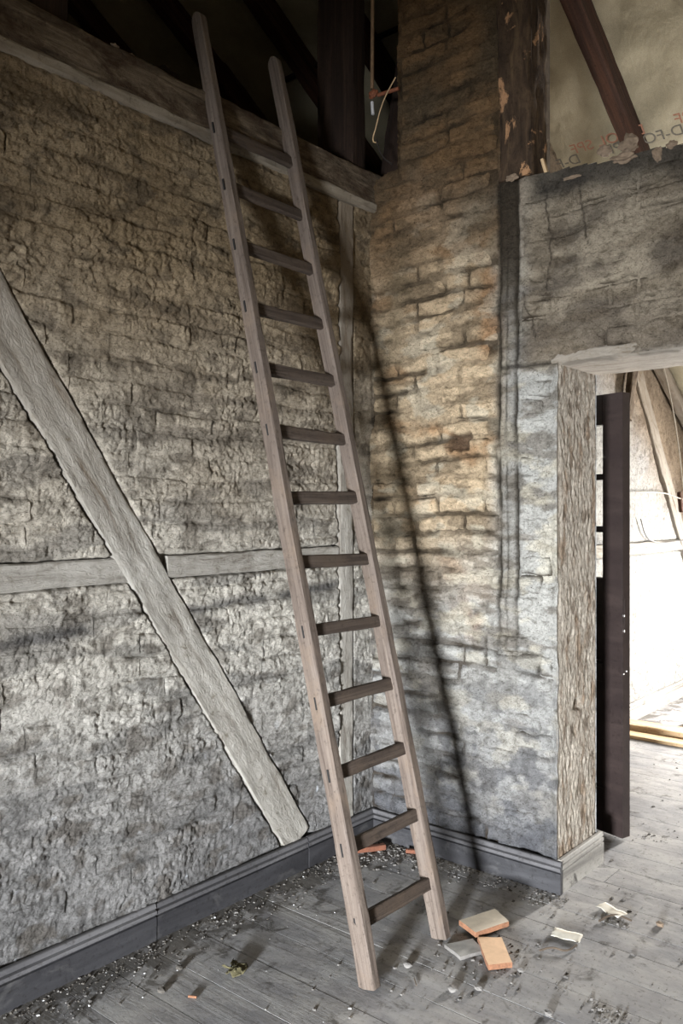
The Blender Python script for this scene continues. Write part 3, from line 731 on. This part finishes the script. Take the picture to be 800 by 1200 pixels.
# ------------------------------------------------------------------ roof
def membrane(y0, y1, x0, x1, up=True):
    A_, B_ = np.meshgrid(np.linspace(x0, x1, 160), np.linspace(y0, y1, 120), indexing='ij')
    zz = np.where(B_ > -1.3, 4.70-0.6*B_, 4.70+0.78+0.6*(B_+1.3))
    zz = zz+0.035*fbm(A_*1.6+B_*1.1, B_*1.6, 4, 180)+0.030*ridge(A_*1.8+B_*2.6, B_*0.9-A_*0.7, 3, 181)+0.008*ridge(A_*4+B_*5, B_*2-A_*2, 2, 182)
    return grid_mesh('membrane', np.stack([A_, B_, zz], -1), None, None, M_memb, flip=True)
ceil_ = tag(link('ceiling', membrane(-1.3, 5.3, -3.6, 4.3)), 'sloping roof lined with wrinkled tan membrane', kind='structure')
link('roof_lining', membrane(-7.3, -1.3, -3.6, 4.3), ceil_)
raf = []
for i, xr in enumerate((-2.27, -1.67, -1.07, -0.60, 0.585)):
    a0 = 4.70-0.045
    o = beam('rafter', (xr, -1.3, rz(-1.3, a0)-0.02), (xr, 4.9, rz(4.9, a0)-0.02), (0, 0, 1), 0.095, 0.13, M_rafter, None, 0.003, 0.08, 0.006)
    raf.append(o)
    lbs = {0: 'dark rafter at the far upper left behind the corner post', 1: 'dark sloping rafter behind the top of the ladder', 2: 'dark sloping rafter left of the big dark post', 3: 'sloping red-brown rafter between the dark post and the chimney stack', 4: 'red-brown sloping rafter against the bright membrane right of the chimney stack'}
    if i in lbs: tag(o, lbs[i], 'rafter')
    else: tag(o, 'dark roof rafter out of sight above the attic', 'rafter', 'rafters out of sight')
# batten across near the stack
bt = beam('batten', (-1.3, 0.74, rz(0.74)-0.03), (0.4, 0.74, rz(0.74)-0.03), (0, 0, 1), 0.035, 0.02, M_dark, None, 0.002, 0.05, 0.003)
tag(bt, 'thin dark roof batten left of the chimney stack', 'batten')
# printing on the membrane (reads mirrored from inside)
def print_text(s, x, yline, size, mat):
    cu = bpy.data.curves.new('t', 'FONT'); cu.body = s; cu.size = size; cu.extrude = 0.0006; cu.align_x = 'LEFT'
    o = bpy.data.objects.new('t', cu); COL.objects.link(o)
    me = bpy.data.meshes.new_from_object(o.evaluated_get(bpy.context.evaluated_depsgraph_get())); bpy.data.objects.remove(o)
    me.materials.clear(); me.materials.append(mat)
    sl = math.atan(0.6)
    # text x -> -X, text y -> up the slope
    ux = V((-1, 0, 0)); uy = V((0, -math.cos(sl), math.sin(sl))); uz = ux.cross(uy)
    M = Matrix(((*ux, 0), (*uy, 0), (*uz, 0), (0, 0, 0, 1))).transposed(); M.translation = V((x, yline, rz(yline)-0.035))
    return link('printed_text', me, ceil_, M)
TXT = []
TXT_SPEC = [('D-FOL SPF', 0.66, 1.685, 0.098, 'r'), ('D-FOL SPF', 1.27, 1.685, 0.098, 'r'), ('D-FOL SPF', 0.245, 1.745, 0.098, 'g'), ('D-FOL SPF', 0.855, 1.745, 0.098, 'g'),
            ('SPF', 0.145, 3.83, 0.09, 'r'), ('D-FOL SPF', 0.80, 3.83, 0.09, 'r'), ('OL', 0.16, 3.93, 0.09, 'g'), ('D-FOL SPF', 0.72, 3.93, 0.09, 'g')]
for s, x, yl, sz, c_ in TXT_SPEC: print_text(s, x, yl, sz, M_redp if c_ == 'r' else M_grn)
# lap seam
beam('lap_seam', (0.3, 1.80, rz(1.80)-0.034), (4.2, 1.80, rz(1.80)-0.034), (0, 0, 1), 0.004, 0.002, M_dark, ceil_, 0.0005, 0.1, 0.0005)

# ------------------------------------------------------------------ attic timbers over the left wall
p = beam('attic_post', (-0.118, -0.085, 3.075), (-0.118, -0.085, 4.66), (1, 0, 0), 0.105, 0.215, M_dark, None, 0.004, 0.04, 0.01)
tag(p, 'big dark timber post standing on the beam near the chimney corner', 'post')
p = beam('attic_post', (-0.16, -1.66, 3.07), (-0.16, -1.66, 4.9), (1, 0, 0), 0.2, 0.24, M_dark, None, 0.006, 0.04, 0.012)
tag(p, 'dark brown post on the beam at the upper left corner', 'post')
p = beam('stack_board', (-0.02, 0.22, 3.06), (0.10, 0.26, 3.9), (0, 1, 0), 0.22, 0.04, M_dark, None, 0.006, 0.04, 0.01)
tag(p, 'dark board leaning between the attic post and the chimney stack', 'board')
p = beam('lath', (-0.13, -1.50, 3.10), (-0.10, -0.40, 3.098), (0, 0, 1), 0.03, 0.02, M_dark, None, 0.003, 0.04, 0.004, wob=0.01)
tag(p, 'thin dark lath lying on top of the sooty beam', 'lath')
p = beam('collar_tie', (-0.9, -0.7, 3.12), (-0.9, 0.9, 3.12), (0, 0, 1), 0.12, 0.14, M_dark, None, 0.004, 0.05, 0.01)
tag(p, 'dark timber deep in the attic behind the ladder top', 'beam')
# flaked post on the header beside the stack
fp = beam('flaked_post', (0.745, 0.055, 2.862), (0.745, 0.055, 4.2), (0, -1, 0), 0.152, 0.15, M_flaked, None, 0.008, 0.015, 0.012, per=9)
tag(fp, 'dark timber post with flaking plaster beside the chimney stack', 'post')
sp = beam('splintered_lath', (0.885, 0.04, 2.80), (0.845, 0.04, 2.93), (0, 1, 0), 0.012, 0.02, M_plank, None, 0.001, 0.02, 0.002)
tag(sp, 'small pale splintered lath at the foot of the flaked post', 'lath')
# mortar lumps on the header
def lump(name, c, r, mat, sq=(1, 1, 1), sub=3, sd=0, amp=0.35, parent=None):
    bm = bmesh.new(); bmesh.ops.create_icosphere(bm, subdivisions=sub, radius=1)
    for v in bm.verts:
        q = v.co
        n_ = float(fbm(q.x*1.6+q.z*1.3, q.y*1.6-q.z, 3, sd))*amp*2
        n_ += float(gn(q.x*5+q.z*4, q.y*5-q.z*3, sd+3))*amp*0.5
        v.co = V((q.x*sq[0], q.y*sq[1], q.z*sq[2]))*r*0.8*(1+n_)
    me = bpy.data.meshes.new(name); bm.to_mesh(me); bm.free(); me.materials.append(mat)
    return link(name, me, parent, Matrix.Translation(c))
for c_, r, sq, lb in (((1.13, -0.02, 2.865), 0.034, (1, .7, .8), 'upper left mortar lump at the foot of the red-brown rafter'),
                      ((1.225, -0.02, 2.868), 0.040, (1, .7, .9), 'larger mortar lump at the foot of the red-brown rafter'),
                      ((1.205, -0.03, 2.815), 0.044, (1.3, .5, .5), 'flat mortar lump hanging over the header edge under the rafter'),
                      ((1.33, -0.02, 2.80), 0.028, (.8, .6, 1.2), 'small pale mortar lump on the header near the right edge'),
                      ((1.38, -0.02, 2.82), 0.022, (1, .6, .8), 'tiny pale mortar lump at the right edge of the header'),
                      ((1.00, -0.02, 2.80), 0.022, (1.8, .5, .4), 'thin mortar sliver on the header left of the rafter foot'),
                      ((0.745, -0.03, 2.86), 0.026, (1.2, .6, .6), 'small crumbling lump at the foot of the flaked post')):
    tag(lump('mortar_lump', c_, r, M_mortar, sq, 3, int(c_[0]*100)), lb, 'mortar')

# conduit, junction box and cable beside the attic post
cb = empty('electric_conduit', (0.02, -0.02, 3.40)); tag(cb, 'thin brown electric conduit with a rusty junction box beside the attic post', 'conduit')
tube('pipe', [(0.015, -0.02, 4.3), (0.017, -0.02, 3.9), (0.015, -0.02, 3.46)], 0.009, M_pipe, cb)
lump('junction_box', (0.03, -0.03, 3.43), 0.028, M_rust, (1.2, .6, 1), 2, 5, 0.2, cb)
tube('pipe', [(0.015, -0.02, 3.40), (0.02, -0.02, 3.34)], 0.008, M_white, cb)['label'] = 'short white end piece'
tube('pipe', [(0.05, -0.02, 3.42), (0.16, -0.01, 3.42)], 0.009, M_rust, cb)
tag(tube('cable', [(0.15, -0.02, 3.47), (0.09, -0.03, 3.38), (0.045, -0.03, 3.27), (0.03, -0.03, 3.21), (0.045, -0.03, 3.20)], 0.003, M_cable), 'thin pale wire curling down beside the chimney stack', 'cable')
tag(tube('cable', [(0.04, -0.02, 3.22), (0.07, -0.02, 3.14), (0.13, -0.02, 3.08)], 0.004, M_cable_dark), 'dark cable hanging beside the chimney stack', 'cable')
for c_, r in (((-0.02, -1.40, 3.09), .013), ((-0.02, -1.33, 3.088), .009)):
    tag(lump('mortar_crumb', c_, r, M_mortar, (1, 1.4, .8), 2, 8), ('larger' if r > .01 else 'smaller')+' pale crumb lying on top of the sooty beam', 'mortar')

tag(lump('rubble_lump', (-0.16, -1.09, 3.135), 0.07, M_dark, (1, 1.2, 1), 3, 44, 0.2), 'dark rounded lump on the sooty beam beside the ladder top', 'rubble')
# ------------------------------------------------------------------ outer shell (knee walls, gables)
def shell(name, lo, hi, lab): return tag(box(name, lo, hi, M_knee), lab, kind='structure')
shell('wall_gable_right', (4.2, -7.2, 0), (4.3, 5.2, 5.6), 'plain plaster wall out of view on the right')
shell('wall_attic_left', (-3.7, -7.2, 0), (-3.6, 5.2, 5.6), 'wall closing the attic on the left')
shell('wall_left_near', (-0.16, -7.1, 0), (-0.03, -2.5, 3.0), 'left wall behind the photographer')
shell('wall_attic_floor', (-3.6, -7.1, 2.86), (-0.16, 5.0, 2.92), 'attic floor beyond the left wall')
def knee(name, y0, y1, h, wins, lab):
    o = tag(empty(name, (0, y0, 0)), lab, kind='structure')
    segs = []; x = -3.6
    for (a, b_, z0, z1) in wins:
        segs.append((x, a, 0, h)); segs.append((a, b_, 0, z0)); segs.append((a, b_, z1, h)); x = b_
    segs.append((x, 4.2, 0, h))
    for a, b_, z0, z1 in segs: box('masonry', (a, y0, z0), (b_, y1, z1), M_knee, o)
    for a, b_, z0, z1 in wins:
        for lo, hi in (((a, y0, z0), (a+.035, y1, z1)), ((b_-.035, y0, z0), (b_, y1, z1)), ((a, y0, z0), (b_, y1, z0+.035)), ((a, y0, z1-.035), (b_, y1, z1))):
            box('window_frame', lo, hi, M_timber, o)
    return o
knee('wall_back', -7.15, -7.05, 2.1, [(2.5, 3.06, 0.30, 1.14)], 'knee wall with a low window behind the photographer')
knee('wall_eaves', 5.0, 5.1, 1.75, [(1.0, 1.85, 0.40, 1.45)], 'knee wall with a low window in the far room')

# ------------------------------------------------------------------ rubble on the floor
def shard(name, poly, th, z0, mat_top, mat_side, tiltv=(0, 0), label='', cat='tile'):
    c = V((sum(p[0] for p in poly)/len(poly), sum(p[1] for p in poly)/len(poly), z0))
    bm = bmesh.new()
    def ring(z, k=1.0): return [bm.verts.new(((p[0]-c.x)*k, (p[1]-c.y)*k, z+(p[0]-c.x)*tiltv[0]+(p[1]-c.y)*tiltv[1])) for p in fine]
    fine = []
    for i in range(len(poly)):
        a, b_ = V(poly[i]), V(poly[(i+1) % len(poly)])
        for k in range(5):
            q = a.lerp(b_, k/5); fine.append((q.x+random.uniform(-.0018, .0018), q.y+random.uniform(-.0018, .0018)))
    r0 = ring(0); r1 = ring(th*0.5, 1.01); r2 = ring(th)
    n_ = len(fine)
    for ra, rb_ in ((r0, r1), (r1, r2)):
        for i in range(n_):
            f_ = bm.faces.new((ra[i], ra[(i+1) % n_], rb_[(i+1) % n_], rb_[i])); f_.material_index = 1
    bm.faces.new(r2); f_ = bm.faces.new(list(reversed(r0))); f_.material_index = 1
    bmesh.ops.recalc_face_normals(bm, faces=bm.faces)
    me = bpy.data.meshes.new(name); bm.to_mesh(me); bm.free(); me.materials.append(mat_top); me.materials.append(mat_side)
    return tag(link(name, me, None, Matrix.Translation(c)), label, cat)
shard('broken_tile', [(0.800, -0.515), (0.858, -0.365), (0.950, -0.425), (0.893, -0.560)], 0.018, 0.022, M_tiletop, M_terra, (0.05, 0.02), 'cream-topped terracotta tile piece propped nearest the ladder foot')
shard('broken_tile', [(0.905, -0.565), (0.965, -0.505), (1.070, -0.620), (1.020, -0.690)], 0.018, 0.006, M_peach, M_terra, (-0.06, -0.02), 'peach terracotta tile piece with an orange broken front edge')
shard('broken_tile', [(0.830, -0.655), (0.880, -0.560), (0.955, -0.600), (0.915, -0.690)], 0.012, 0.002, M_greytile, M_crumb, (0, 0), 'dusty grey tile piece lying flat left of the peach piece')
def chip(A, B, w, h, mat, lb, cat='brick'): tag(beam('brick_fragment', A, B, (0, 0, 1), w, h, mat, None, 0.0015, 0.01, 0.003), lb, cat)
chip((0.085, -0.245, 0.017), (0.16, -0.115, 0.017), 0.03, 0.022, M_brickchip, 'long orange brick fragment lying behind the ladder')
chip((0.255, -0.085, 0.012), (0.30, -0.06, 0.012), 0.02, 0.018, M_brickchip, 'small orange brick chip in the corner behind the ladder')
def scrap(c, w, d, ang, lb):
    A_, B_ = np.meshgrid(np.linspace(-w/2, w/2, 10), np.linspace(-d/2, d/2, 8), indexing='ij')
    zz = 0.004+0.008*np.abs(gn(A_*14, B_*14, int(c[0]*100)))+0.006*(A_/w)**2*4*0.5
    A2 = A_+0.006*gn(B_*30, A_*0, 3); B2 = B_+0.008*gn(A_*25, B_*0, 4)
    me = grid_mesh('paper_scrap', np.stack([A2, B2, zz], -1), None, None, M_paper)
    sol = 0.0006
    o = link('paper_scrap', me, None, Matrix.Translation((c[0], c[1], 0.002)) @ Matrix.Rotation(ang, 4, 'Z'))
    md = o.modifiers.new('s', 'SOLIDIFY'); md.thickness = sol
    tag(o, lb, 'paper')
scrap((1.165, -0.035), 0.105, 0.060, -0.3, 'pale torn paper scrap beyond the skirting corner, on the boards')
scrap((1.118, -0.315), 0.100, 0.065, 0.2, 'pale torn paper scrap next to the dark twig')
def twig(pts, r, lb): tag(tube('twig', pts, r, M_twig), lb, 'twig')
twig([(1.09, -0.47, .006), (1.12, -0.435, .012), (1.16, -0.415, .008), (1.175, -0.36, .010)], 0.0035, 'dark bent twig beside a paper scrap on the floor')
twig([(1.16, -0.14, .006), (1.18, -0.09, .014), (1.20, -0.06, .010), (1.25, -0.06, .006)], 0.004, 'dark forked twig lying on the paper scrap near the skirting corner')
twig([(0.86, -0.88, .004), (0.89, -0.91, .004)], 0.002, 'tiny splinter on the floor right of the ladder foot')
# dry leaf clump
lf = empty('dry_leaf_clump', (0.392, -1.226, 0)); tag(lf, 'crumpled olive dry leaf lying on the boards left of the ladder', 'leaf')
for k in range(5):
    a = k*1.3; A_, B_ = np.meshgrid(np.linspace(-1, 1, 7), np.linspace(-1, 1, 7), indexing='ij')
    wv_ = 0.022*(1-0.7*np.abs(A_))
    zz = 0.010+0.010*np.abs(gn(A_*2+k, B_*2, 7))+0.007*A_**2
    P_ = np.stack([0.026*A_, wv_*B_, zz], -1)
    o = link('leaf', grid_mesh('leaf', P_, None, None, M_moss), lf, Matrix.Translation((0.392+0.016*math.cos(a), -1.226+0.016*math.sin(a), 0.001*k)) @ Matrix.Rotation(a, 4, 'Z') @ Matrix.Rotation(0.5, 4, 'X'))
    md = o.modifiers.new('s', 'SOLIDIFY'); md.thickness = 0.001
tag(tube('cigarette_butt', [(0.388, -1.415, .005), (0.412, -1.402, .005)], 0.0038, M_terra), 'tiny orange cigarette butt near the left skirting board', 'litter')
big_lumps = [((0.80, -0.835), .017, 'grey lump with white flecks just right of the ladder foot', M_crumb),
    ((1.34, -0.02), .016, 'round pale stone lump right of the paper scrap', M_mortar), ((1.05, -0.80), .013, 'grey plaster lump in front of the peach tile piece', M_crumb),
    ((0.99, -0.86), .017, 'dusty plaster lump well in front of the tile pieces', M_crumb), ((1.28, -0.78), .016, 'pale plaster lump at the lower edge of the floor', M_crumb),
    ((1.10, -0.62), .012, 'grey crumb lump right of the peach tile piece', M_crumb), ((1.56, -0.28), .015, 'grey crumb lump near the right edge of the floor', M_crumb),
    ((1.60, -0.36), .012, 'bluish-white plaster chip near the right edge of the floor', M_white), ((0.24, -1.33), .014, 'dark dirt lump close to the left skirting board', M_crumb_dark),
    ((0.30, -1.45), .015, 'dark dirt clod near the cigarette butt', M_crumb_dark)]
for (c_, r, lb, m_) in big_lumps: tag(lump('plaster_lump', (c_[0], c_[1], r*0.45), r, m_, (1.2, 1, .7), 2, int(r*5000), 0.3), lb, 'rubble')
# countless crumbs
def crumbs(name, pts, mat, label):
    vs = []; fs = []
    base = [(-1, -1, -.5), (1, -1, -.5), (1, 1, -.5), (-1, 1, -.5), (-.6, -.7, .6), (.7, -.5, .5), (.5, .7, .7), (-.7, .6, .4)]
    ff = [(0, 3, 2, 1), (4, 5, 6, 7), (0, 1, 5, 4), (1, 2, 6, 5), (2, 3, 7, 6), (3, 0, 4, 7)]
    for (x, y, z, r) in pts:
        a = random.uniform(0, 6.28); ca, sa = math.cos(a), math.sin(a); st = random.uniform(.6, 1.8); k0 = len(vs)
        for b_ in base:
            bx, by, bz = b_[0]*r*st*random.uniform(.7, 1.2), b_[1]*r*random.uniform(.7, 1.2), b_[2]*r*random.uniform(.7, 1.1)
            vs.append((x+bx*ca-by*sa, y+bx*sa+by*ca, z+bz+r*.4))
        fs += [tuple(k0+i for i in f_) for f_ in ff]
    o = link(name, pydata(name, vs, fs, mat)); return tag(o, label, 'debris', kind='stuff')
rr = random.Random(3)
pl, dk, wh = [], [], []
def r_sz(a=.0012, b_=.006): return a+(b_-a)*rr.random()**4
for i in range(1500):   # dust along the left skirting
    d = abs(rr.gauss(0, .09)); yq = rr.uniform(-2.3, 0); (pl if rr.random() < .35 else dk).append((0.035+d, yq, 0, r_sz(.0008, .0045)))
for i in range(1000):   # along the chimney
    d = abs(rr.gauss(0, .06)); (pl if rr.random() < .6 else dk).append((rr.uniform(0.05, 1.0), -0.035-d, 0, r_sz(.001, .005)))
for i in range(500):
    (pl if rr.random() < .6 else dk).append((0.05+abs(rr.gauss(0, .16)), -0.05-abs(rr.gauss(0, .16)), 0, r_sz(.0015, .007)))
cl = [(rr.uniform(0.9, 2.4), rr.uniform(-1.3, 1.4)) for _ in range(26)]
for cx, cy in cl:
    for i in range(rr.randint(10, 38)):
        (pl if rr.random() < .55 else dk).append((cx+rr.gauss(0, .035), cy+rr.gauss(0, .022), 0, r_sz(.0012, .0062)))
for i in range(1900):
    x_, y_ = rr.uniform(0.6, 3.0), rr.uniform(-1.8, 2.4)
    (pl if rr.random() < .6 else dk).append((x_, y_, 0, r_sz(.0009, .0058)))
for i in range(300):
    (pl if rr.random() < .4 else dk).append((rr.gauss(1.0, .12), rr.gauss(-0.62, .12), 0, r_sz(.001, .005)))
for i in range(40): wh.append((rr.uniform(0.05, 1.0) if i % 2 else 0.05+abs(rr.gauss(0, .1)), rr.uniform(-1.8, -0.1), 0, r_sz(.0012, .004)))
ok = lambda p: not (p[1] > -0.02 and p[0] < 0.97 and p[1] < 0.40)
crumbs('plaster_crumbs', [p for p in pl if ok(p)], M_crumb, 'pale plaster crumbs scattered over the floorboards')
crumbs('dirt_crumbs', [p for p in dk if ok(p)], M_crumb_dark, 'dark dirt crumbs scattered along the skirting and boards')
crumbs('white_flakes', wh, M_white, 'tiny white paint flakes on the dark boards')
